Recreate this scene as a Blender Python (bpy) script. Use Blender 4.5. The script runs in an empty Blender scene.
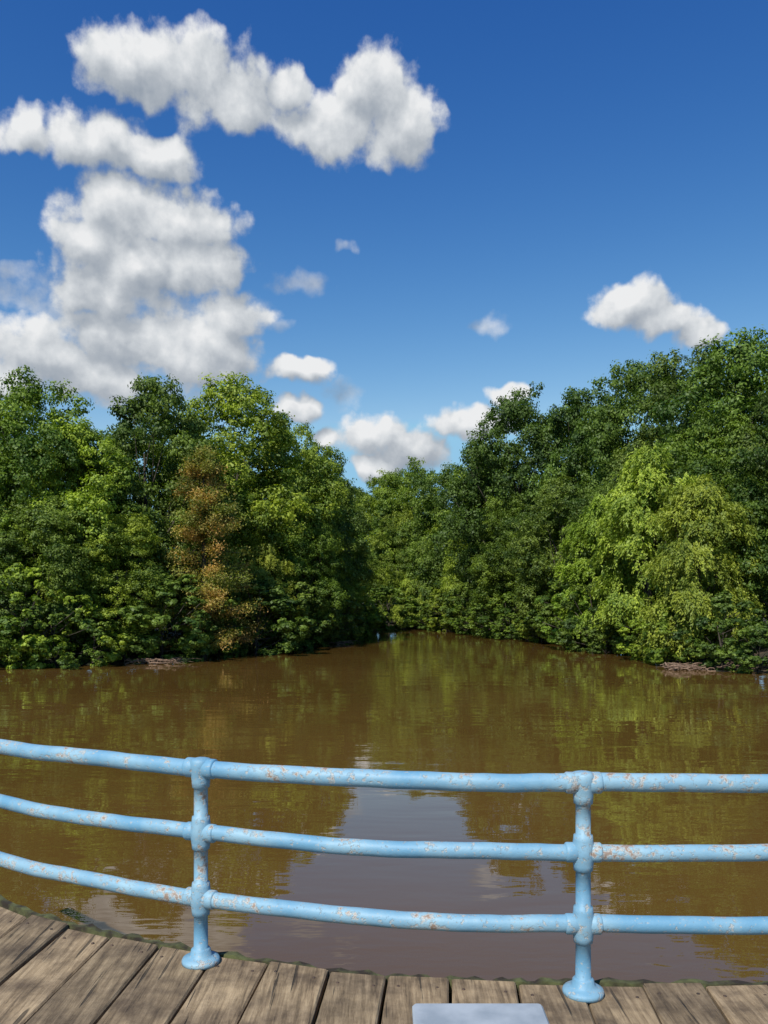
import bpy, math, random
import numpy as np
from mathutils import Vector
random.seed(7)
sc = bpy.context.scene
sc.view_settings.view_transform = 'Standard'
sc.view_settings.look = 'None'
sc.view_settings.exposure = 0
ZW = -0.93      # water level; deck top is z = 0

# ------------------------------------------------------------------ helpers
def new_mat(name):
    m = bpy.data.materials.new(name); m.use_nodes = True
    nt = m.node_tree; nt.nodes.clear()
    return m, nt, nt.nodes, nt.links
def N(nt, typ, **kw):
    n = nt.nodes.new(typ)
    for k, v in kw.items():
        setattr(n, k, v)
    return n
def mesh_obj(name, verts, faces, mats=(), smooth=False, parent=None, link=True):
    me = bpy.data.meshes.new(name)
    me.from_pydata([tuple(map(float, v)) for v in verts], [], faces)
    for m in mats: me.materials.append(m)
    if smooth:
        me.polygons.foreach_set('use_smooth', [True]*len(me.polygons))
    me.update()
    o = bpy.data.objects.new(name, me)
    if link: sc.collection.objects.link(o)
    if parent: o.parent = parent
    return o
def empty(name):
    e = bpy.data.objects.new(name, None); sc.collection.objects.link(e); return e

def tube(V, F, pts, radii, seg=12, cap=True):
    pts = [Vector(p) for p in pts]; n = len(pts); base = len(V)
    up = Vector((0.13, 0.07, 1)).normalized()
    for i, p in enumerate(pts):
        t = (pts[min(i+1, n-1)]-pts[max(i-1, 0)]).normalized()
        a = t.cross(up)
        if a.length < 0.2: a = t.cross(Vector((1, 0.1, 0)))
        a.normalize(); b = a.cross(t)
        for k in range(seg):
            an = 2*math.pi*k/seg
            V.append(tuple(p+(a*math.cos(an)+b*math.sin(an))*radii[i]))
    for i in range(n-1):
        for k in range(seg):
            k2 = (k+1) % seg
            F.append((base+i*seg+k, base+i*seg+k2, base+(i+1)*seg+k2, base+(i+1)*seg+k))
    if cap:
        F.append(tuple(base+k for k in range(seg))[::-1])
        F.append(tuple(base+(n-1)*seg+k for k in range(seg)))
def lathe(V, F, cx, cy, prof, seg=24):
    base = len(V)
    for r, z in prof:
        for k in range(seg):
            a = 2*math.pi*k/seg
            V.append((cx+r*math.cos(a), cy+r*math.sin(a), z))
    for i in range(len(prof)-1):
        for k in range(seg):
            k2 = (k+1) % seg
            F.append((base+i*seg+k, base+i*seg+k2, base+(i+1)*seg+k2, base+(i+1)*seg+k))
def catmull(P, steps=14):
    out = []
    for i in range(1, len(P)-2):
        p0, p1, p2, p3 = [np.array(P[j], float) for j in (i-1, i, i+1, i+2)]
        for s in range(steps):
            t = s/steps
            out.append(0.5*((2*p1)+(-p0+p2)*t+(2*p0-5*p1+4*p2-p3)*t*t+(-p0+3*p1-3*p2+p3)*t**3))
    out.append(np.array(P[-2], float))
    return out

# ------------------------------------------------------------------ materials
def leaf_material(name, rust=False):
    m, nt, ns, L = new_mat(name)
    out = N(nt, 'ShaderNodeOutputMaterial')
    oi = N(nt, 'ShaderNodeObjectInfo')
    at = N(nt, 'ShaderNodeAttribute', attribute_name='tone')
    ramp = N(nt, 'ShaderNodeValToRGB')
    e = ramp.color_ramp.elements
    e[0].position = 0; e[1].position = 1
    e[0].color = (0.36, 0.46, 0.45, 1); e[1].color = (1.95, 1.65, 1.4, 1)
    L.new(at.outputs['Fac'], ramp.inputs[0])
    mul = N(nt, 'ShaderNodeMix', data_type='RGBA', blend_type='MULTIPLY')
    mul.inputs[0].default_value = 1
    L.new(ramp.outputs[0], mul.inputs[7])
    if rust:
        geo = N(nt, 'ShaderNodeTexCoord')
        no = N(nt, 'ShaderNodeTexNoise'); no.inputs['Scale'].default_value = 0.45
        L.new(geo.outputs['Object'], no.inputs['Vector'])
        ad = N(nt, 'ShaderNodeMath', operation='ADD')
        L.new(no.outputs['Fac'], ad.inputs[0])
        m2 = N(nt, 'ShaderNodeMath', operation='MULTIPLY_ADD'); m2.inputs[1].default_value = 0.4; m2.inputs[2].default_value = -0.2
        L.new(at.outputs['Fac'], m2.inputs[0]); L.new(m2.outputs[0], ad.inputs[1])
        r2 = N(nt, 'ShaderNodeValToRGB'); q = r2.color_ramp.elements
        q[0].position = 0.44; q[0].color = (0.18, 0.23, 0.045, 1)
        q[1].position = 0.74; q[1].color = (0.28, 0.185, 0.065, 1)
        L.new(ad.outputs[0], r2.inputs[0]); L.new(r2.outputs[0], mul.inputs[6])
    else:
        L.new(oi.outputs['Color'], mul.inputs[6])
    p = N(nt, 'ShaderNodeBsdfDiffuse')
    L.new(mul.outputs[2], p.inputs['Color'])
    gl = N(nt, 'ShaderNodeBsdfGlossy'); gl.inputs['Roughness'].default_value = 0.55; gl.inputs['Color'].default_value = (0.9, 0.95, 0.85, 1)
    tr = N(nt, 'ShaderNodeBsdfTranslucent')
    g = N(nt, 'ShaderNodeMix', data_type='RGBA', blend_type='MULTIPLY'); g.inputs[0].default_value = 1
    g.inputs[7].default_value = (1.5, 1.7, 0.4, 1)
    L.new(mul.outputs[2], g.inputs[6]); L.new(g.outputs[2], tr.inputs['Color'])
    mx = N(nt, 'ShaderNodeMixShader'); mx.inputs[0].default_value = 0.28
    L.new(p.outputs[0], mx.inputs[1]); L.new(tr.outputs[0], mx.inputs[2])
    mg = N(nt, 'ShaderNodeMixShader'); mg.inputs[0].default_value = 0.022
    L.new(mx.outputs[0], mg.inputs[1]); L.new(gl.outputs[0], mg.inputs[2])
    L.new(mg.outputs[0], out.inputs[0])
    return m
LEAF = leaf_material('leaves')
LEAF_RUST = leaf_material('cypress_needles', True)

def simple_noise_mat(name, c0, c1, scale, rough, bump=0.002):
    m, nt, ns, L = new_mat(name)
    out = N(nt, 'ShaderNodeOutputMaterial'); p = N(nt, 'ShaderNodeBsdfPrincipled')
    tc = N(nt, 'ShaderNodeTexCoord'); no = N(nt, 'ShaderNodeTexNoise'); no.inputs['Scale'].default_value = scale; no.inputs['Detail'].default_value = 7
    r = N(nt, 'ShaderNodeValToRGB'); e = r.color_ramp.elements
    e[0].position = 0.38; e[0].color = (*c0, 1); e[1].position = 0.65; e[1].color = (*c1, 1)
    L.new(tc.outputs['Object'], no.inputs['Vector']); L.new(no.outputs['Fac'], r.inputs[0]); L.new(r.outputs[0], p.inputs['Base Color'])
    b = N(nt, 'ShaderNodeBump'); b.inputs['Distance'].default_value = bump; L.new(no.outputs['Fac'], b.inputs['Height']); L.new(b.outputs[0], p.inputs['Normal'])
    p.inputs['Roughness'].default_value = rough
    L.new(p.outputs[0], out.inputs[0]); return m

def water_material():
    m, nt, ns, L = new_mat('muddy_water')
    out = N(nt, 'ShaderNodeOutputMaterial'); p = N(nt, 'ShaderNodeBsdfPrincipled')
    tc = N(nt, 'ShaderNodeTexCoord')
    n0 = N(nt, 'ShaderNodeTexNoise'); n0.inputs['Scale'].default_value = 0.12; n0.inputs['Detail'].default_value = 4
    L.new(tc.outputs['Object'], n0.inputs['Vector'])
    r = N(nt, 'ShaderNodeValToRGB'); e = r.color_ramp.elements
    e[0].position = 0.3; e[0].color = (0.102, 0.056, 0.013, 1); e[1].position = 0.7; e[1].color = (0.130, 0.073, 0.019, 1)
    L.new(n0.outputs['Fac'], r.inputs[0]); L.new(r.outputs[0], p.inputs['Base Color'])
    p.inputs['Roughness'].default_value = 0.01; p.inputs['IOR'].default_value = 1.65
    mp = N(nt, 'ShaderNodeMapping'); mp.inputs['Scale'].default_value = (0.6, 1.5, 1); mp.inputs['Rotation'].default_value = (0, 0, 0.12)
    L.new(tc.outputs['Object'], mp.inputs[0])
    a = N(nt, 'ShaderNodeTexNoise'); a.inputs['Scale'].default_value = 0.8; a.inputs['Detail'].default_value = 2; a.inputs['Roughness'].default_value = 0.4; a.inputs['Distortion'].default_value = 0.5
    c = N(nt, 'ShaderNodeTexNoise'); c.inputs['Scale'].default_value = 4.0; c.inputs['Detail'].default_value = 2
    L.new(mp.outputs[0], a.inputs['Vector']); L.new(mp.outputs[0], c.inputs['Vector'])
    pa = N(nt, 'ShaderNodeTexNoise'); pa.inputs['Scale'].default_value = 0.2
    L.new(mp.outputs[0], pa.inputs['Vector'])
    pr = N(nt, 'ShaderNodeMapRange'); pr.inputs[1].default_value = 0.36; pr.inputs[2].default_value = 0.64; pr.inputs[3].default_value = 0.05; pr.inputs[4].default_value = 0.34
    L.new(pa.outputs['Fac'], pr.inputs[0])
    ml = N(nt, 'ShaderNodeMath', operation='MULTIPLY'); L.new(c.outputs['Fac'], ml.inputs[0]); L.new(pr.outputs[0], ml.inputs[1])
    ad = N(nt, 'ShaderNodeMath', operation='ADD'); L.new(a.outputs['Fac'], ad.inputs[0]); L.new(ml.outputs[0], ad.inputs[1])
    b = N(nt, 'ShaderNodeBump'); b.inputs['Distance'].default_value = 0.009; b.inputs['Strength'].default_value = 1.0
    L.new(ad.outputs[0], b.inputs['Height']); L.new(b.outputs[0], p.inputs['Normal'])
    L.new(p.outputs[0], out.inputs[0]); return m

def paint_material():
    m, nt, ns, L = new_mat('chipped_blue_paint')
    out = N(nt, 'ShaderNodeOutputMaterial'); p = N(nt, 'ShaderNodeBsdfPrincipled')
    tc = N(nt, 'ShaderNodeTexCoord')
    n1 = N(nt, 'ShaderNodeTexNoise'); n1.inputs['Scale'].default_value = 4.5; n1.inputs['Detail'].default_value = 5
    n2 = N(nt, 'ShaderNodeTexNoise'); n2.inputs['Scale'].default_value = 30; n2.inputs['Detail'].default_value = 6; n2.inputs['Roughness'].default_value = 0.65
    n3 = N(nt, 'ShaderNodeTexNoise'); n3.inputs['Scale'].default_value = 80; n3.inputs['Detail'].default_value = 4
    for n in (n1, n2, n3): L.new(tc.outputs['Object'], n.inputs['Vector'])
    base = N(nt, 'ShaderNodeValToRGB'); e = base.color_ramp.elements
    e[0].position = 0.35; e[0].color = (0.125, 0.295, 0.445, 1); e[1].position = 0.65; e[1].color = (0.26, 0.42, 0.52, 1)
    L.new(n1.outputs['Fac'], base.inputs[0])
    s = N(nt, 'ShaderNodeMath', operation='MULTIPLY_ADD'); s.inputs[1].default_value = 0.5
    L.new(n1.outputs['Fac'], s.inputs[0]); L.new(n2.outputs['Fac'], s.inputs[2])
    f1 = N(nt, 'ShaderNodeMapRange'); f1.inputs[1].default_value = 0.815; f1.inputs[2].default_value = 0.87
    L.new(s.outputs[0], f1.inputs[0])
    mx = N(nt, 'ShaderNodeMix', data_type='RGBA'); L.new(f1.outputs[0], mx.inputs[0]); L.new(base.outputs[0], mx.inputs[6]); mx.inputs[7].default_value = (0.40, 0.44, 0.45, 1)
    f2 = N(nt, 'ShaderNodeMapRange'); f2.inputs[1].default_value = 0.89; f2.inputs[2].default_value = 0.93
    L.new(s.outputs[0], f2.inputs[0])
    mx2 = N(nt, 'ShaderNodeMix', data_type='RGBA'); L.new(f2.outputs[0], mx2.inputs[0]); L.new(mx.outputs[2], mx2.inputs[6]); mx2.inputs[7].default_value = (0.27, 0.20, 0.16, 1)
    f3 = N(nt, 'ShaderNodeMapRange'); f3.inputs[1].default_value = 0.62; f3.inputs[2].default_value = 0.72
    L.new(n3.outputs['Fac'], f3.inputs[0])
    mx3 = N(nt, 'ShaderNodeMix', data_type='RGBA'); L.new(f3.outputs[0], mx3.inputs[0]); L.new(mx2.outputs[2], mx3.inputs[6]); mx3.inputs[7].default_value = (0.33, 0.36, 0.37, 1)
    L.new(mx3.outputs[2], p.inputs['Base Color'])
    p.inputs['Roughness'].default_value = 0.55
    b = N(nt, 'ShaderNodeBump'); b.inputs['Distance'].default_value = 0.003; b.inputs['Strength'].default_value = 0.7; b.invert = True
    a = N(nt, 'ShaderNodeMath', operation='ADD'); L.new(f1.outputs[0], a.inputs[0]); 
    k = N(nt, 'ShaderNodeMath', operation='MULTIPLY'); k.inputs[1].default_value = 1.0; L.new(n2.outputs['Fac'], k.inputs[0]); L.new(k.outputs[0], a.inputs[1])
    L.new(a.outputs[0], b.inputs['Height']); L.new(b.outputs[0], p.inputs['Normal'])
    L.new(p.outputs[0], out.inputs[0]); return m

def wood_material():
    m, nt, ns, L = new_mat('weathered_planks')
    out = N(nt, 'ShaderNodeOutputMaterial'); p = N(nt, 'ShaderNodeBsdfPrincipled')
    at = N(nt, 'ShaderNodeAttribute', attribute_name='plank')
    tc = N(nt, 'ShaderNodeTexCoord')
    off = N(nt, 'ShaderNodeVectorMath', operation='SCALE'); off.inputs[0].default_value = (3.1, 17.0, 5.0); L.new(at.outputs['Fac'], off.inputs['Scale'])
    ad = N(nt, 'ShaderNodeVectorMath', operation='ADD'); L.new(tc.outputs['Object'], ad.inputs[0]); L.new(off.outputs[0], ad.inputs[1])
    mp = N(nt, 'ShaderNodeMapping'); mp.inputs['Rotation'].default_value = (0, 0, math.radians(4.5)); mp.inputs['Scale'].default_value = (16, 1.0, 6)
    L.new(ad.outputs[0], mp.inputs[0])
    g = N(nt, 'ShaderNodeTexNoise'); g.inputs['Scale'].default_value = 2.6; g.inputs['Detail'].default_value = 8; g.inputs['Roughness'].default_value = 0.72; g.inputs['Distortion'].default_value = 0.4
    L.new(mp.outputs[0], g.inputs['Vector'])
    r = N(nt, 'ShaderNodeValToRGB'); e = r.color_ramp.elements
    e[0].position = 0.27; e[0].color = (0.04, 0.028, 0.018, 1); e[1].position = 0.73; e[1].color = (0.43, 0.33, 0.215, 1)
    k = r.color_ramp.elements.new(0.43); k.color = (0.20, 0.145, 0.088, 1)
    L.new(g.outputs['Fac'], r.inputs[0])
    mp2 = N(nt, 'ShaderNodeMapping'); mp2.inputs['Rotation'].default_value = (0, 0, math.radians(4.5)); mp2.inputs['Scale'].default_value = (34, 1.3, 6)
    L.new(ad.outputs[0], mp2.inputs[0])
    g2 = N(nt, 'ShaderNodeTexNoise'); g2.inputs['Scale'].default_value = 1.0; g2.inputs['Detail'].default_value = 3; L.new(mp2.outputs[0], g2.inputs['Vector'])
    cr = N(nt, 'ShaderNodeMapRange'); cr.inputs[1].default_value = 0.32; cr.inputs[2].default_value = 0.36; L.new(g2.outputs['Fac'], cr.inputs[0])
    d = N(nt, 'ShaderNodeTexNoise'); d.inputs['Scale'].default_value = 4.5; d.inputs['Detail'].default_value = 7; d.inputs['Roughness'].default_value = 0.65
    L.new(ad.outputs[0], d.inputs['Vector'])
    dr = N(nt, 'ShaderNodeValToRGB'); q = dr.color_ramp.elements; q[0].position = 0.34; q[0].color = (0.42, 0.39, 0.37, 1); q[1].position = 0.60; q[1].color = (1.15, 1.12, 1.05, 1)
    L.new(d.outputs['Fac'], dr.inputs[0])
    m1 = N(nt, 'ShaderNodeMix', data_type='RGBA', blend_type='MULTIPLY'); m1.inputs[0].default_value = 1
    L.new(r.outputs[0], m1.inputs[6]); L.new(dr.outputs[0], m1.inputs[7])
    pr = N(nt, 'ShaderNodeMapRange'); pr.inputs[3].default_value = 0.74; pr.inputs[4].default_value = 1.18; L.new(at.outputs['Fac'], pr.inputs[0])
    cm = N(nt, 'ShaderNodeMapRange'); cm.inputs[3].default_value = 0.3; cm.inputs[4].default_value = 1; L.new(cr.outputs[0], cm.inputs[0])
    pm = N(nt, 'ShaderNodeMath', operation='MULTIPLY'); L.new(pr.outputs[0], pm.inputs[0]); L.new(cm.outputs[0], pm.inputs[1])
    m2 = N(nt, 'ShaderNodeVectorMath', operation='SCALE'); L.new(m1.outputs[2], m2.inputs[0]); L.new(pm.outputs[0], m2.inputs['Scale'])
    L.new(m2.outputs[0], p.inputs['Base Color'])
    hh = N(nt, 'ShaderNodeMath', operation='ADD'); L.new(g.outputs['Fac'], hh.inputs[0]); L.new(cr.outputs[0], hh.inputs[1])
    b = N(nt, 'ShaderNodeBump'); b.inputs['Distance'].default_value = 0.008; b.inputs['Strength'].default_value = 0.9
    L.new(hh.outputs[0], b.inputs['Height']); L.new(b.outputs[0], p.inputs['Normal'])
    p.inputs['Roughness'].default_value = 0.85
    L.new(p.outputs[0], out.inputs[0]); return m

PAINT = paint_material(); WOOD = wood_material()
BARK = simple_noise_mat('bark', (0.02, 0.016, 0.011), (0.10, 0.08, 0.06), 5, 0.9, .02)
MOSS = simple_noise_mat('mossy_timber', (0.022, 0.016, 0.01), (0.085, 0.095, 0.035), 14, 0.95, 0.02)
GREY = simple_noise_mat('grey_painted_metal', (0.25, 0.29, 0.33), (0.36, 0.40, 0.44), 9, 0.6)
SCREW = simple_noise_mat('rusty_screw', (0.03, 0.02, 0.015), (0.10, 0.06, 0.04), 40, 0.7)
TWIG = simple_noise_mat('dead_wood', (0.10, 0.06, 0.04), (0.30, 0.20, 0.14), 5, 0.9)
SOIL = simple_noise_mat('bank_soil', (0.014, 0.02, 0.007), (0.075, 0.05, 0.03), 1.3, 0.95, .15)

# ------------------------------------------------------------------ terrain & water
LY = [-400, 0, 20, 31, 33.2, 34, 36, 41, 47, 53, 75, 90]
LX = [-260, -60, -42, -24, -15, -12, -9.9, -6.9, -4.6, -2.6, -2.0, -1.6]
RY = [-400, 0, 20, 28, 33, 41, 50, 61, 75, 90]
RX = [260, 50, 24, 14.5, 12.3, 11.3, 10.3, 7.6, 4.2, 3.5]
def shore(x, y):
    x = np.asarray(x, float); y = np.asarray(y, float)
    s = np.minimum(x-np.interp(y, LY, LX), np.interp(y, RY, RX)-x)
    return np.minimum(s, (78-y))
def gz(x, y):
    s = shore(x, y)+0.5
    wob = 0.25*np.sin(x*1.7+y*0.9)+0.2*np.sin(x*0.6-y*1.3)+0.12*np.sin(x*4.1+y*3.3)
    land = ZW-0.02+1.0*(1-np.exp(np.minimum(s, 0)/5.0))+0.10*wob
    bed = ZW-0.02-np.minimum(s, 6)*0.3+0.10*wob
    return np.where(s < 0, land, bed)
def axis(lo, hi, step, far):
    a = list(np.arange(lo, hi, step)); g = step; v = hi
    while v < far: a.append(v); g *= 1.3; v += g
    a.append(far); g = step; v = lo-step
    while v > -far: a.insert(0, v); g *= 1.3; v -= g
    a.insert(0, -far); return np.array(a)
ax = axis(-32, 32, 0.4, 2500); ay = axis(20, 84, 0.4, 2500)
GX, GY = np.meshgrid(ax, ay); GZ = gz(GX, GY)
nx, ny = len(ax), len(ay)
idx = np.arange(nx*ny).reshape(ny, nx)
q = np.stack([idx[:-1, :-1], idx[:-1, 1:], idx[1:, 1:], idx[1:, :-1]], -1).reshape(-1, 4)
mesh_obj('ground', np.stack([GX.ravel(), GY.ravel(), GZ.ravel()], 1), q.tolist(), [SOIL], smooth=True)
mesh_obj('lake_water', [(-500, -400, ZW), (500, -400, ZW), (500, 120, ZW), (-500, 120, ZW)], [(0, 1, 2, 3)], [water_material()])

# ------------------------------------------------------------------ trees
def unit(v): return v/np.maximum(np.linalg.norm(v, axis=-1, keepdims=True), 1e-9)
def build_tree_mesh(name, V, F, c, n, length, width, tone, along=None, leafmat=LEAF):
    rng = np.random.default_rng(len(c))
    t = along if along is not None else rng.normal(size=c.shape)
    t = unit(t - n*np.sum(t*n, -1, keepdims=True)); b = np.cross(n, t)
    l = length[:, None]*0.5; w = width[:, None]*0.5
    lv = np.stack([c-t*l, c+b*w-t*l*0.1, c+t*l, c-b*w-t*l*0.1], 1).reshape(-1, 3)
    nb = len(V); nf = len(F); nl = len(c)
    me = bpy.data.meshes.new(name)
    allv = np.vstack([np.array(V, float).reshape(-1, 3), lv])
    me.vertices.add(len(allv)); me.vertices.foreach_set('co', allv.ravel())
    fl = np.array(F, np.int32).reshape(-1, 4)
    lf = (np.arange(nl*4, dtype=np.int32)+nb).reshape(-1, 4)
    allf = np.vstack([fl, lf])
    me.loops.add(allf.size); me.loops.foreach_set('vertex_index', allf.ravel())
    me.polygons.add(len(allf)); me.polygons.foreach_set('loop_start', np.arange(len(allf), dtype=np.int32)*4)
    mi = np.concatenate([np.zeros(nf, np.int32), np.ones(nl, np.int32)])
    me.materials.append(BARK); me.materials.append(leafmat)
    me.polygons.foreach_set('material_index', mi)
    me.update(calc_edges=True)
    a = me.attributes.new('tone', 'FLOAT', 'POINT')
    a.data.foreach_set('value', np.concatenate([np.zeros(nb), np.repeat(tone, 4)]).astype(np.float32))
    return me

def limbs(V, F, rng, H, centers, r0, top, nl=16):
    lean = rng.normal(size=2)*0.03*H
    tp = [(lean[0]*s*s, lean[1]*s*s+0.05*math.sin(s*5), s*top-0.4) for s in np.linspace(0, 1, 8)]
    tube(V, F, tp, [r0*(1.25 if i == 0 else 1-0.8*i/7) for i in range(8)], 8, cap=False)
    order = rng.permutation(len(centers))[:nl]
    for j in order:
        cc = centers[j]; zb = max(0.12*H, min(cc[2]*rng.uniform(0.35, 0.75), top*0.9)); s = zb/top
        p0 = np.array([lean[0]*s*s, lean[1]*s*s, zb]); mid = (p0+cc)/2+np.array([0, 0, -0.04*H])+rng.normal(size=3)*0.02*H
        P = [p0*(1-t)**2+2*mid*t*(1-t)+cc*t*t for t in np.linspace(0, 1, 6)]
        rr = r0*(1-0.75*s)*0.45
        tube(V, F, P, [max(rr*(1-0.85*t), 0.012) for t in np.linspace(0, 1, 6)], 5, cap=False)

def broadleaf(name, seed, H=12., R=3.6, base=0.02, nc=110, leaves=80000, lsz=0.14, sub=16, asym=0.25):
    rng = np.random.default_rng(seed)
    lobes = unit(rng.normal(size=(7, 3))*np.array([1, 1, 0.7])); la = rng.uniform(-asym, asym, 7)
    C = []; Rc = []
    while len(C) < nc:
        d = unit(rng.normal(size=3)+np.array([0, 0, .12]))
        f = rng.uniform(0.3, 1)**0.35
        k = 1+np.sum(la*np.maximum(lobes@d, 0)**3)
        t = 0.5+0.5*d[2]*f
        zz = base*H+(H*0.93-base*H)*t*(1+0.02*rng.normal())
        prof = (math.sin(math.pi*min(max(t, 0.03), 0.98)**0.9))**0.42
        hr = R*prof*k*0.92
        hd = unit(d[:2]); rr = rng.uniform(0.25, 1)**0.4
        rc = rng.uniform(0.055, 0.12)*H*(1.1-0.35*t)
        C.append([hd[0]*hr*rr, hd[1]*hr*rr, min(zz, H*0.98-rc*.7)]); Rc.append(rc)
    for j in range(5):   # leader shoots that close the crown at the top
        an = rng.uniform(0, 6.28); C.append([math.cos(an)*.25*R*rng.random(), math.sin(an)*.25*R*rng.random(), H*rng.uniform(.80, .92)]); Rc.append(.08*H)
    nc = len(C)
    C = np.array(C); Rc = np.array(Rc)
    V, F = [], []
    limbs(V, F, rng, H, C, 0.020*H, H*0.72, 16)
    ctone = rng.uniform(0.05, 0.75, nc)
    sc_d = unit(rng.normal(size=(nc, sub, 3))+np.array([0, 0, 0.3]))
    SC = C[:, None]+sc_d*Rc[:, None, None]*rng.uniform(0.55, 1.05, (nc, sub, 1))*np.array([1, 1, 0.8])
    SR = Rc[:, None]*rng.uniform(0.24, 0.42, (nc, sub))
    st = ctone[:, None]+rng.uniform(-0.2, 0.2, (nc, sub))
    SC = SC.reshape(-1, 3); SR = SR.ravel(); st = st.ravel()
    w = SR**2; w /= w.sum()
    pick = rng.choice(len(SC), leaves, p=w)
    d = unit(rng.normal(size=(leaves, 3))+np.array([0, 0, 0.25]))
    rad = SR[pick]*rng.uniform(0.3, 1.25, leaves)
    c = SC[pick]+d*rad[:, None]*np.array([1, 1, 0.7])
    c[:, 2] = np.maximum(c[:, 2], 0.02*H*rng.uniform(0, 1, leaves))
    cl = unit(c-C[pick//sub])
    n = unit(d*0.6+cl*0.6+np.array([0, 0, 0.35])+rng.normal(size=(leaves, 3))*0.42)
    ln = lsz*rng.uniform(0.65, 1.35, leaves)
    tone = np.clip(st[pick]+rng.uniform(-0.2, 0.25, leaves), 0, 1)
    return build_tree_mesh(name, V, F, c, n, ln, ln*0.62, tone)

def willow(name, seed, H=9., R=3.0, leaves=80000, nc=80):
    rng = np.random.default_rng(seed)
    th = rng.uniform(0, 2*np.pi, nc); t = rng.uniform(0, 1, nc)
    rr = R*np.sqrt(rng.uniform(0.15, 1, nc))*(1-0.7*t**2.0)*(0.85+0.15*np.sin(th*3+t*7))
    C = np.stack([np.cos(th)*rr, np.sin(th)*rr, H*(0.1+0.84*t)], 1)
    V, F = [], []
    limbs(V, F, rng, H, C, 0.022*H, H*0.7, 20)
    ns = 3200; ci = rng.integers(0, nc, ns)
    s0 = C[ci]+unit(rng.normal(size=(ns, 3))+np.array([0, 0, .6]))*rng.uniform(0.3, 0.95, (ns, 1))*H*0.078
    out = unit(np.stack([s0[:, 0]-C[ci][:, 0]*.5, s0[:, 1]-C[ci][:, 1]*.5, np.zeros(ns)], 1)+rng.normal(size=(ns, 3))*np.array([.5, .5, 0]))
    ln = rng.uniform(0.05, 0.12, ns)*H
    k = rng.integers(0, ns, leaves); u = rng.uniform(0, 1, leaves)
    L_ = ln[k]
    pos = s0[k]+out[k]*(L_*0.6*np.sqrt(u))[:, None]
    pos[:, 2] += L_*(0.35*u-0.95*u*u)
    pos += rng.normal(size=(leaves, 3))*0.05
    pos[:, 2] = np.maximum(pos[:, 2], 0.05)
    tan = out[k]*0.5+np.array([0, 0, -1.0])*(0.1+0.8*u[:, None])+rng.normal(size=(leaves, 3))*0.4
    n = unit(out[k]*.7+rng.normal(size=(leaves, 3))*0.4+np.array([0, 0, 0.6]))
    ct = rng.uniform(0.1, 0.8, nc); stn = ct[ci]*.6+rng.uniform(0.0, 0.4, ns)
    tone = np.clip(stn[k]+rng.uniform(-.2, .2, leaves), 0, 1)
    l = 0.16*rng.uniform(0.7, 1.3, leaves)
    return build_tree_mesh(name, V, F, pos, n, l, l*0.36, tone, along=tan)

def cypress(name, seed, H=9.5, R=2.3, leaves=55000):
    rng = np.random.default_rng(seed)
    nb = 120; t = rng.uniform(0.05, 1, nb); th = rng.uniform(0, 2*np.pi, nb)
    Lb = R*(1-t)**0.6*rng.uniform(0.55, 1.15, nb)+0.3
    V, F = [], []
    tube(V, F, [(0.03*math.sin(s*6), 0, s*H*0.95-0.4) for s in np.linspace(0, 1, 9)], [0.2*(1-0.93*s) for s in np.linspace(0, 1, 9)], 8, cap=False)
    for i in range(nb):
        z = t[i]*H*.97; dx, dy = math.cos(th[i]), math.sin(th[i])
        tube(V, F, [(0, 0, z), (dx*Lb[i]*.5, dy*Lb[i]*.5, z+0.15*Lb[i]), (dx*Lb[i], dy*Lb[i], z+0.1*Lb[i])], [0.03, 0.018, 0.008], 4, cap=False)
    k = rng.integers(0, nb, leaves); u = rng.uniform(0.15, 1.08, leaves)
    pos = np.stack([np.cos(th[k])*Lb[k]*u, np.sin(th[k])*Lb[k]*u, t[k]*H*.97+0.15*Lb[k]*u], 1)
    pos += rng.normal(size=(leaves, 3))*np.array([.17, .17, .15])
    n = unit(rng.normal(size=(leaves, 3))*0.6+np.array([0, -.2, 0.6])); l = 0.12*rng.uniform(.6, 1.3, leaves)
    bt = rng.uniform(0.2, 0.9, nb)
    tone = np.clip(bt[k]+rng.uniform(-.2, .2, leaves), 0, 1)
    return build_tree_mesh(name, V, F, pos, n, l, l*0.38, tone, leafmat=LEAF_RUST)

BL = [broadleaf('broadleaf_a', 1), broadleaf('broadleaf_b', 2, R=3.2, asym=.35), broadleaf('broadleaf_c', 3, R=4.0, nc=125, leaves=90000),
      broadleaf('broadleaf_d', 4, R=3.5, asym=.4, lsz=.13, leaves=88000), broadleaf('broadleaf_e', 5, R=3.8, nc=90, sub=20, lsz=.15)]
WI = [willow('willow_a', 11), willow('willow_b', 12, R=2.6)]
CY = cypress('cypress_a', 21)
SH = [broadleaf('shrub_a', 31, H=3., R=1.5, base=-0.04, nc=50, leaves=18000, lsz=.10, sub=10),
      broadleaf('shrub_b', 32, H=3., R=1.8, base=-0.04, nc=55, leaves=20000, lsz=.10, sub=10, asym=.5)]
DARK = (0.066, 0.116, 0.020); MID = (0.122, 0.200, 0.024); BRI = (0.170, 0.250, 0.028); WIL = (0.215, 0.285, 0.040); OLV = (0.096, 0.160, 0.026)
rt = random.Random(3)
def place(name, me, meH, x, y, H, col, wide=1.0, rot=None):
    o = bpy.data.objects.new(name, me); sc.collection.objects.link(o)
    z = float(gz(x, y)); s = (H+ZW-z)/meH
    o.location = (x, y, z); o.scale = (s*wide, s*wide, s)
    o.rotation_euler = (0, 0, rt.uniform(0, 6.28) if rot is None else rot)
    v = rt.uniform(0.82, 1.18)
    o.color = (col[0]*v*rt.uniform(.93, 1.07), col[1]*v, col[2]*v, 1)
    return o
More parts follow.
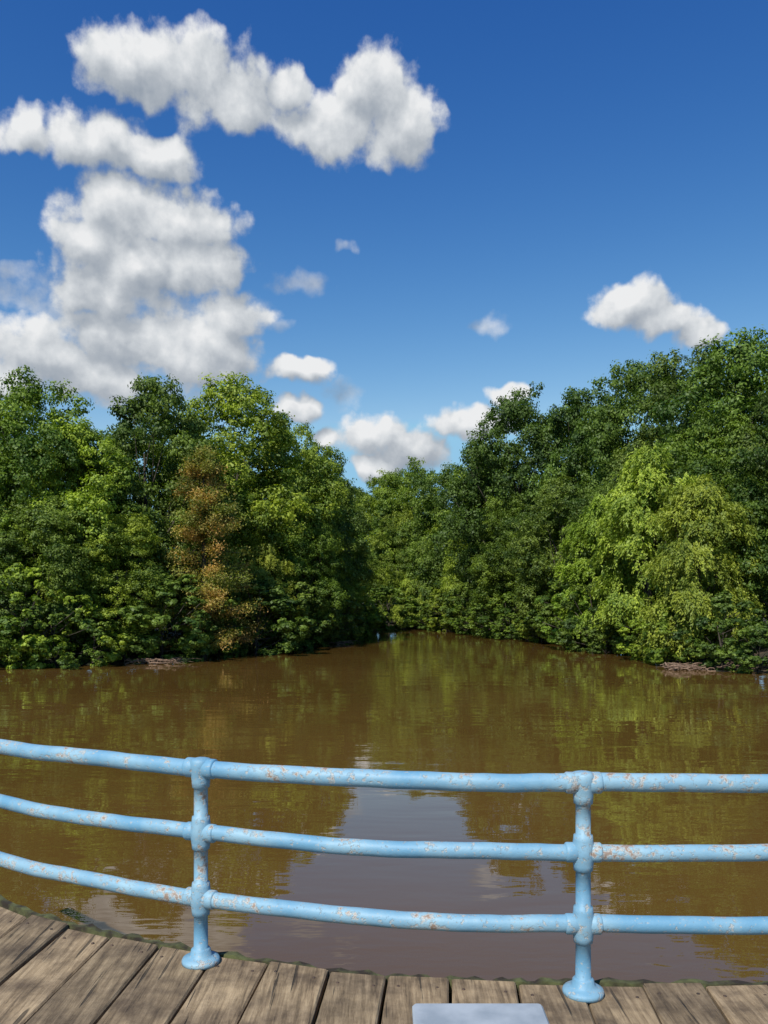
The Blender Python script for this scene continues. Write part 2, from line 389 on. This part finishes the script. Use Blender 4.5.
trees = [ # x, y, height above water, mesh, tint, widen
 (-16.0, 38, 13.4, 0, MID, .85), (-20.2, 38.5, 13.8, 3, OLV, 1), (-24.5, 36, 13, 2, MID, 1), (-13.4, 37.5, 10.9, 1, BRI, .9), (-11.4, 41, 13.9, 4, OLV, .78),
 (-8.4, 47.5, 15.6, 1, BRI, .95), (-5.9, 50.5, 13.6, 3, BRI, .85), (-4.2, 56, 13.4, 4, OLV, .75), (-4.2, 66, 13, 0, MID, .8),
 (-14.0, 35.6, 7.2, 4, OLV, 1.1), (-17.6, 35.0, 8.0, 0, MID, 1), (-11.4, 36.4, 6.6, 3, BRI, 1.15), (-4.9, 48.6, 8.0, 2, MID, .9), (-3.9, 54.5, 7.6, 3, MID, .9),
 (0.3, 86, 16.0, 1, BRI, .9), (3.2, 83, 17.0, 2, MID, .8), (6.2, 78, 15.6, 0, OLV, .85), (8.7, 73, 16.0, 4, MID, .8), (1.4, 81, 11.6, 3, BRI, .9), (4.6, 79.5, 10.5, 0, BRI, 1), (-3, 90, 15, 4, OLV, 1),
 (10.5, 63, 19.0, 2, DARK, .8), (13.4, 59, 18.0, 4, DARK, .75), (16.2, 55, 18.8, 0, OLV, .8), (18.6, 51, 18.3, 3, DARK, .85), (19.2, 45, 17.3, 1, OLV, .95), (21.0, 40, 16, 2, DARK, .8),
 (10.9, 53, 10.5, 1, OLV, 1), (9.1, 60, 10.4, 3, MID, 1), (15.8, 42, 12.5, 0, MID, .85), (17.2, 36, 11.5, 4, OLV, .9), (15.0, 48, 13.0, 4, OLV, .8), (7.2, 70, 10, 4, BRI, .9),
 (12.4, 47.5, 9.5, 3, OLV, .9)]
for x, y, H, k, col, w in trees:
    place('broadleaf_tree', BL[k], 12., x, y, H, col, w)
# second rank, inland
for x, y in [(-22, 45), (-17.5, 43), (-13, 46), (-9.5, 55), (-7, 66), (14, 70), (21, 60), (25, 48), (11, 84), (26, 36)]:
    place('broadleaf_tree', BL[rt.randrange(5)], 12., x, y, rt.uniform(11, 12.2)+(2 if y > 60 or x > 10 else 0), rt.choice([MID, OLV, DARK]), 1.15)
place('willow_tree', WI[0], 9., 12.7, 40.5, 9.9, WIL, 1.0)
place('willow_tree', WI[1], 9., 13.0, 35.0, 7.9, WIL, 1.0)
place('willow_tree', WI[1], 9., 11.7, 45.5, 8.2, BRI, 1.0)
place('willow_tree', WI[0], 9., -6.3, 44.5, 5.6, WIL, 1.1)
place('willow_tree', WI[0], 9., 2.8, 78.2, 5.4, WIL, 1.2)
place('bald_cypress_tree', CY, 9.5, -8.25, 38.9, 9.6, MID, 1.05)
# shoreline shrubs
pl = [(-26, 32.2), (-20, 32.4), (-15, 33.2), (-12, 34.0), (-9.7, 36.2), (-6.7, 41), (-4.4, 47), (-2.6, 53), (-2.3, 62), (-2.2, 76), (4, 78.3), (7.6, 61.5), (10.2, 50.2), (11.2, 41.2), (12.2, 33.4), (14.8, 28)]
for (x0, y0), (x1, y1) in zip(pl[:-1], pl[1:]):
    d = math.hypot(x1-x0, y1-y0); n = max(1, int(d/(1.2 if y0 < 50 and x0 < 1 else 1.7)))
    for i in range(n):
        t = (i+rt.uniform(0.2, 0.8))/n; x = x0+(x1-x0)*t; y = y0+(y1-y0)*t
        side = -1 if x < 1 else 1
        if 60 < y and x < 1 and rt.random() < .3: continue
        o = rt.uniform(-0.2, 0.8)
        place('shrub', SH[rt.randrange(2)], 3., x+side*o, y+o*0.6, rt.uniform(1.3, 4.2), rt.choice([MID, OLV, MID, BRI, OLV]), rt.uniform(1.0, 1.35))

# fallen branches and debris on the banks
def debris(name, cx, cy, rx, ry, n, seed):
    r = random.Random(seed); V, F = [], []
    for i in range(n):
        x = cx+r.uniform(-rx, rx); y = cy+r.uniform(-ry, ry); a = r.gauss(0.1, 0.7); L_ = r.uniform(.2, 1.1)
        z = ZW+r.uniform(0.0, 0.16)
        P = [(x+math.cos(a)*L_*t, y+math.sin(a)*L_*t, z+0.12*math.sin(t*3)*r.random()) for t in (0, .35, .7, 1)]
        q = r.uniform(.008, .028); tube(V, F, P, [q, q*.9, q*.6, q*.25], 5)
    mesh_obj(name, V, F, [TWIG])
debris('fallen_branches', 12.1, 32.3, 1.5, .7, 150, 1)
debris('fallen_branches', -9.6, 35.2, 1.1, .5, 60, 2)
debris('fallen_branches', -3.0, 50.8, .7, .5, 30, 3)

# ------------------------------------------------------------------ deck
RP = [(-4.9, 7.2), (-3.5, 5.80), (-2.1, 4.64), (-1.45, 4.27), (-.866, 4.02), (-.15, 3.79), (.40, 3.715), (.867, 3.70), (1.67, 3.69), (2.8, 3.78), (4.2, 4.2), (5.6, 5.0)]
path = catmull(RP)
PXs = np.array([p[0] for p in path]); PYs = np.array([p[1] for p in path])
def edge(x): return float(np.interp(x, PXs, PYs))+0.11
deck = empty('wooden_deck')
yaw = math.radians(4.5); tx, ty = math.sin(yaw), math.cos(yaw)   # plank direction
V, F, PR = [], [], []
SV, SF = [], []
r = random.Random(5); x = -3.6
def xat(xe, ye, y): return xe-(ye-y)*tx/ty
while x < 4.6:
    w = r.uniform(0.255, 0.30); g = r.uniform(0.008, 0.018); xa, xb = x+g/2, x+w-g/2
    jit = r.uniform(-0.035, 0.02); z1 = r.uniform(-0.007, 0.004); z0 = z1-0.05; y0 = -2.0
    ya, yb = edge(xa)+jit+r.uniform(-.008, .008), edge(xb)+jit+r.uniform(-.008, .008)
    bev = 0.008; nseg = 24
    prof = [(0, -0.05), (0, -bev), (bev, 0), (1-bev, 0), (1, -bev), (1, -0.05)]
    b0 = len(V); rows = nseg+2; pr = r.random(); tilt = r.uniform(-.004, .004)
    wx = xb-xa; ph = r.uniform(0, 9)
    for j in range(rows):
        s = 0.0 if j == 0 else ((j-1)/nseg)
        for ki, (u, zz) in enumerate(prof):
            uu = (u if u in (0, 1) else (bev/wx if u < .5 else 1-bev/wx))
            xe = xa+wx*uu; ye = ya+(yb-ya)*uu
            yy = ye-(ye-y0)*s - (0.006 if j == 1 else 0)
            zt = z1+zz+tilt*uu-(0.006 if (j == 0 and zz == 0) else 0)
            V.append((xat(xe, ye, yy)+0.0022*math.sin(j*1.3+ph+(3 if ki > 2 else 0)), yy, zt)); PR.append(pr)
    m = len(prof)
    for j in range(rows-1):
        for k in range(m):
            k2 = (k+1) % m
            F.append((b0+j*m+k, b0+(j+1)*m+k, b0+(j+1)*m+k2, b0+j*m+k2))
    F.append(tuple(b0+k for k in range(m))); F.append(tuple(b0+(rows-1)*m+k for k in range(m))[::-1])
    for uu in (0.18, 0.82):
        for dy in (0.10, 1.3):
            xe = xa+wx*uu; ye = ya+(yb-ya)*uu; yy = ye-dy-r.uniform(0, .015)
            lathe(SV, SF, xat(xe, ye, yy), yy, [(0.008, z1-0.004), (0.0075, z1+0.003), (0.004, z1+0.0045), (0.0005, z1+0.0045)], 10)
    x += w
o = mesh_obj('planks', V, F, [WOOD], parent=deck)
at = o.data.attributes.new('plank', 'FLOAT', 'POINT'); at.data.foreach_set('value', PR)
mesh_obj('screws', SV, SF, [SCREW], smooth=True, parent=deck)
V, F = [], []; n = len(path)
for i, p in enumerate(path):
    t = path[min(i+1, n-1)]-path[max(i-1, 0)]; t = t/np.linalg.norm(t); nn = np.array([-t[1], t[0]])
    h = 0.006*math.sin(i*1.9)+0.004*math.sin(i*5.3)
    for off, z in ((0.10, -0.30), (0.10, -0.056), (0.112, -0.056), (0.125, -0.012+h), (0.155+h, -0.010+h), (0.165, -0.03), (0.165, -0.30)):
        V.append((p[0]+nn[0]*off, p[1]+nn[1]*off, z))
m = 7
for i in range(n-1):
    for k in range(m):
        k2 = (k+1) % m
        F.append((i*m+k, i*m+k2, (i+1)*m+k2, (i+1)*m+k))
mesh_obj('rim_beam', V, F, [MOSS], parent=deck)
V, F = [], []
for px in np.arange(-3.2, 4.4, 1.25):
    for py in (edge(px)-0.35, edge(px)-2.6):
        tube(V, F, [(px, py, -2.6), (px, py, -0.30)], [0.11, 0.10], 14)
mesh_obj('piles', V, F, [MOSS], smooth=False, parent=deck)
V, F = [], []
for dy in (0.35, 1.5, 2.6):
    tube(V, F, [(p[0], p[1]-dy, -0.175) for p in path[::6]], [0.085]*len(path[::6]), 4)
mesh_obj('joists', V, F, [MOSS], parent=deck)

# ------------------------------------------------------------------ railing
rail = empty('pipe_railing')
ZR = [0.915, 0.612, 0.300]; RR = [0.040, 0.036, 0.037]
for nm, z, rad in zip(('top_rail', 'middle_rail', 'bottom_rail'), ZR, RR):
    V, F = [], []
    tube(V, F, [(p[0], p[1], z+0.003*math.sin(i*0.21+z*9)+0.001*math.sin(i*.9)) for i, p in enumerate(path)],
         [rad*(1+0.01*math.sin(i*1.7)) for i in range(len(path))], 24)
    mesh_obj(nm, V, F, [PAINT], smooth=True, parent=rail)
def tangent(x):
    i = int(np.argmin(abs(PXs-x))); t = path[min(i+1, n-1)]-path[max(i-1, 0)]; return t/np.linalg.norm(t)
for px in (-3.1, -.866, .867, 2.62):
    py = float(np.interp(px, PXs, PYs)); t = tangent(px)
    prof = [(0.001, -0.004), (0.088, -0.004), (0.090, 0.010), (0.085, 0.020), (0.066, 0.027), (0.050, 0.034), (0.046, 0.060), (0.040, 0.066), (0.0335, 0.069)]
    for z in (ZR[2], ZR[1]):
        prof += [(0.0325, z-0.080), (0.041, z-0.077), (0.043, z-0.055), (0.046, z-0.035), (0.051, z-0.012), (0.051, z+0.012), (0.046, z+0.035), (0.043, z+0.055), (0.041, z+0.076), (0.0325, z+0.080)]
    z = ZR[0]
    prof += [(0.0325, z-0.092), (0.041, z-0.089), (0.043, z-0.06), (0.046, z-0.03), (0.052, z-0.01), (0.053, z+0.012), (0.051, z+0.034), (0.044, z+0.044), (0.025, z+0.049), (0.001, z+0.050)]
    V, F = [], []
    lathe(V, F, px, py, prof, 28)
    for z, rad in zip(ZR, RR):
        for sgn in (-1, 1):
            P = []; R_ = []
            for dd, rr in ((0.0, rad+0.006), (0.06, rad+0.007), (0.072, rad+0.007), (0.078, rad+0.003), (0.080, rad-0.004)):
                P.append((px+t[0]*dd*sgn, py+t[1]*dd*sgn, z)); R_.append(rr)
            tube(V, F, P, R_, 24)
    ob = mesh_obj('post', V, F, [PAINT], smooth=True, parent=rail)

# ------------------------------------------------------------------ grey box standing on the deck
def rbox(V, F, cx, cy, wx, wy, z0, z1, rc=0.03, be=0.006, seg=6):
    def ring(ins, z):
        out = []
        for (a0, sx, sy) in ((0, 1, 1), (90, -1, 1), (180, -1, -1), (270, 1, -1)):
            for k in range(seg+1):
                a = math.radians(a0+90*k/seg)
                out.append((cx+sx*(wx/2-rc)+(rc-ins)*math.cos(a), cy+sy*(wy/2-rc)+(rc-ins)*math.sin(a), z))
        return out
    rings = [ring(be, z0), ring(0, z0+be), ring(0, z1-be), ring(be, z1)]
    b = len(V); m = len(rings[0])
    for rg in rings: V.extend(rg)
    for i in range(3):
        for k in range(m):
            F.append((b+i*m+k, b+i*m+(k+1) % m, b+(i+1)*m+(k+1) % m, b+(i+1)*m+k))
    F.append(tuple(b+k for k in range(m))[::-1]); F.append(tuple(b+3*m+k for k in range(m)))
box = empty('utility_box')
V, F = [], []; rbox(V, F, .290, 2.45, .36, .32, 0.03, 0.42, .02); mesh_obj('body', V, F, [GREY], parent=box)
V, F = [], []; rbox(V, F, .290, 2.45, .405, .40, 0.42, 0.455, .016, .006); mesh_obj('lid', V, F, [GREY], parent=box)
V, F = [], []; rbox(V, F, .290, 2.45, .40, .36, 0.005, 0.03, .02); mesh_obj('base_plate', V, F, [GREY], parent=box)

# ------------------------------------------------------------------ light
tosun = Vector((-0.45, -0.85, 1.08)).normalized()
sun = bpy.data.lights.new('sun', 'SUN'); sun.energy = 5.0; sun.angle = math.radians(0.53); sun.color = (1, 0.95, 0.86)
so = bpy.data.objects.new('sun', sun); sc.collection.objects.link(so)
so.rotation_euler = (-tosun).to_track_quat('-Z', 'Y').to_euler()
elev = math.asin(tosun.z); az = math.atan2(tosun.x, tosun.y)

w = bpy.data.worlds.new('World'); sc.world = w; w.use_nodes = True
try: w.cycles.sampling_method = 'NONE'
except Exception as ex: print(ex)
nt = w.node_tree; nt.nodes.clear(); L = nt.links
def M(op, a, b=None, c=None, clamp=False):
    n_ = nt.nodes.new('ShaderNodeMath'); n_.operation = op; n_.use_clamp = clamp
    for i, v in enumerate((a, b, c)):
        if v is None: continue
        if isinstance(v, (int, float)): n_.inputs[i].default_value = v
        else: L.new(v, n_.inputs[i])
    return n_.outputs[0]
def VM(op, a, b=None, c=None):
    n_ = nt.nodes.new('ShaderNodeVectorMath'); n_.operation = op
    for i, v in enumerate((a, b, c)):
        if v is None: continue
        if isinstance(v, tuple): n_.inputs[i].default_value = v
        else: L.new(v, n_.inputs[i])
    return n_.outputs['Value'] if op in ('DOT_PRODUCT', 'LENGTH') else n_.outputs[0]
tc = nt.nodes.new('ShaderNodeTexCoord')
sx = nt.nodes.new('ShaderNodeSeparateXYZ'); L.new(tc.outputs['Generated'], sx.inputs[0])
A = M('ARCTAN2', sx.outputs[0], sx.outputs[1]); E = M('ARCSINE', sx.outputs[2])
cx = nt.nodes.new('ShaderNodeCombineXYZ'); L.new(M('MULTIPLY', A, 10.), cx.inputs[0]); L.new(M('MULTIPLY', E, 10.), cx.inputs[1])
P0 = cx.outputs[0]
def noise(vec, scale, detail=2, rough=.5, col=False):
    n_ = nt.nodes.new('ShaderNodeTexNoise'); n_.noise_dimensions = '2D'
    n_.inputs['Scale'].default_value = scale; n_.inputs['Detail'].default_value = detail; n_.inputs['Roughness'].default_value = rough
    L.new(vec, n_.inputs['Vector']); return n_.outputs['Color'] if col else n_.outputs['Fac']
def voro(vec, scale, sm=.35):
    n_ = nt.nodes.new('ShaderNodeTexVoronoi'); n_.voronoi_dimensions = '2D'; n_.feature = 'SMOOTH_F1'
    n_.inputs['Scale'].default_value = scale; n_.inputs['Smoothness'].default_value = sm
    L.new(vec, n_.inputs['Vector']); return n_.outputs['Distance']
def deg(px, py, rx, ry):
    u, v = (px-384)/850, (600-py)/850
    a = math.atan(u); e_ = math.atan(v*math.cos(a)); ca = math.cos(a)
    return (a*10, e_*10, rx/85*ca*ca, ry/85*ca*math.cos(e_)**2)
LOBES = [(122,62,46,38),(178,66,68,46),(232,98,66,46),(288,92,24,22),(336,128,54,38),(372,90,46,50),(404,125,38,46),
 (26,132,32,26),(92,142,68,34),(150,156,48,28),
 (120,210,62,44),(178,220,68,36),(90,244,48,28),(150,270,90,36),(205,262,52,26),(112,295,70,30),
 (46,346,68,36),(125,345,76,44),(198,350,70,42),(232,315,44,24),(-10,376,42,24),(90,378,70,26),
 (300,371,36,13),(298,408,24,14),(366,432,40,24),(412,450,42,20),(330,436,22,15),(380,466,30,14),
 (632,306,42,27),(665,318,40,20),(695,334,28,21),(456,422,32,19),(488,424,30,21),(514,396,24,14)]
WISPS = [(302,284,34,14),(345,394,22,16),(486,324,22,12),(345,246,14,8),(20,292,48,20),(60,305,40,20),(215,312,66,18),(10,275,24,11),(150,395,110,16),(270,320,22,10)]
def field(P, lobes, sm):
    acc = None
    for l in lobes:
        a_, e_, rx, ry = deg(*l)
        q_ = VM('MULTIPLY_ADD', P, (1/rx, 1/ry, 0), (-a_/rx, -e_/ry, 0))
        d_ = VM('DOT_PRODUCT', q_, q_)
        acc = d_ if acc is None else M('SMOOTH_MIN', acc, d_, sm)
    return acc
def dens(P):
    wv = VM('MULTIPLY_ADD', noise(P, 1.9, 3, .5, True), (.36, .34, 0), (-.18, -.17, 0))
    Pd = VM('ADD', P, wv)
    f = M('SUBTRACT', 1.0, M('POWER', field(Pd, LOBES, 0.3), .75))
    f = M('MULTIPLY_ADD', voro(Pd, 2.1), -.62, M('ADD', f, .29))
    f = M('MULTIPLY_ADD', voro(Pd, 5.0), -.30, M('ADD', f, .14))
    return M('MULTIPLY_ADD', M('SUBTRACT', noise(P, 3.0, 6, .6), .5), 1.15, f)
D0 = dens(P0)
P1 = VM('ADD', P0, (-0.08, 0.20, 0))
D1 = dens(P1)
sh = M('MULTIPLY_ADD', M('SUBTRACT', D0, D1), 0.48, 0.54)
hi = M('MULTIPLY_ADD', noise(P0, 1.1, 2), 0.8, -0.4)
sh = M('ADD', sh, hi, clamp=True)
ramp = nt.nodes.new('ShaderNodeValToRGB'); e = ramp.color_ramp.elements
e[0].position = 0.0; e[0].color = (0.27, 0.32, 0.39, 1); e[1].position = 1.0; e[1].color = (0.84, 0.85, 0.86, 1)
k = ramp.color_ramp.elements.new(0.4); k.color = (0.43, 0.47, 0.52, 1)
k = ramp.color_ramp.elements.new(0.75); k.color = (0.66, 0.69, 0.72, 1)
L.new(sh, ramp.inputs[0])
cc = VM('MULTIPLY', ramp.outputs[0], (10., 10., 10.))
mr = nt.nodes.new('ShaderNodeMapRange'); mr.interpolation_type = 'SMOOTHSTEP'
mr.inputs[1].default_value = -0.16; mr.inputs[2].default_value = 0.50; L.new(D0, mr.inputs[0])
wn = VM('MULTIPLY_ADD', noise(P0, 2.0, 2, .6, True), (.5, .3, 0), (-.25, -.15, 0))
wf = field(VM('ADD', P0, wn), WISPS, .2)
wd = M('MULTIPLY_ADD', M('SUBTRACT', noise(P0, 3.5, 4, .6), .5), 2.2, M('SUBTRACT', 1.0, wf))
mw = nt.nodes.new('ShaderNodeMapRange'); mw.interpolation_type = 'SMOOTHSTEP'
mw.inputs[1].default_value = -0.3; mw.inputs[2].default_value = 1.6; mw.inputs[4].default_value = .65; L.new(wd, mw.inputs[0])
alpha = M('MAXIMUM', mr.outputs[0], mw.outputs[0])
sky = nt.nodes.new('ShaderNodeTexSky'); sky.sky_type = 'NISHITA'; sky.sun_disc = False
sky.sun_elevation = elev; sky.sun_rotation = az % (2*math.pi)
sky.air_density = 1.0; sky.dust_density = 0.3; sky.ozone_density = 4.0
sp = nt.nodes.new('ShaderNodeSeparateColor'); L.new(sky.outputs[0], sp.inputs[0])
cb = nt.nodes.new('ShaderNodeCombineColor')
for i, (ref, top, lim, g_) in enumerate(((1.6, 1.3, 1.4, 2.4), (3.0, 3.7, 1.3, 1.62), (5.1, 6.7, 1.2, 0.95))):
    L.new(M('MULTIPLY', M('POWER', M('MINIMUM', M('DIVIDE', sp.outputs[i], ref), lim), g_), top), cb.inputs[i])
mxc = nt.nodes.new('ShaderNodeMix'); mxc.data_type = 'RGBA'
L.new(alpha, mxc.inputs[0]); L.new(cb.outputs[0], mxc.inputs[6]); L.new(cc, mxc.inputs[7])
bg = nt.nodes.new('ShaderNodeBackground'); bg.inputs['Strength'].default_value = 0.1
L.new(mxc.outputs[2], bg.inputs['Color'])
wo = nt.nodes.new('ShaderNodeOutputWorld'); L.new(bg.outputs[0], wo.inputs[0])

# ------------------------------------------------------------------ camera
cam = bpy.data.cameras.new('camera'); co = bpy.data.objects.new('camera', cam); sc.collection.objects.link(co)
co.location = (0, 0, 1.71); co.rotation_euler = (math.radians(90), 0, 0)
cam.sensor_width = 36; cam.lens = 36*850/1024; cam.shift_y = 88/1024
cam.clip_start = 0.05; cam.clip_end = 6000
sc.camera = co
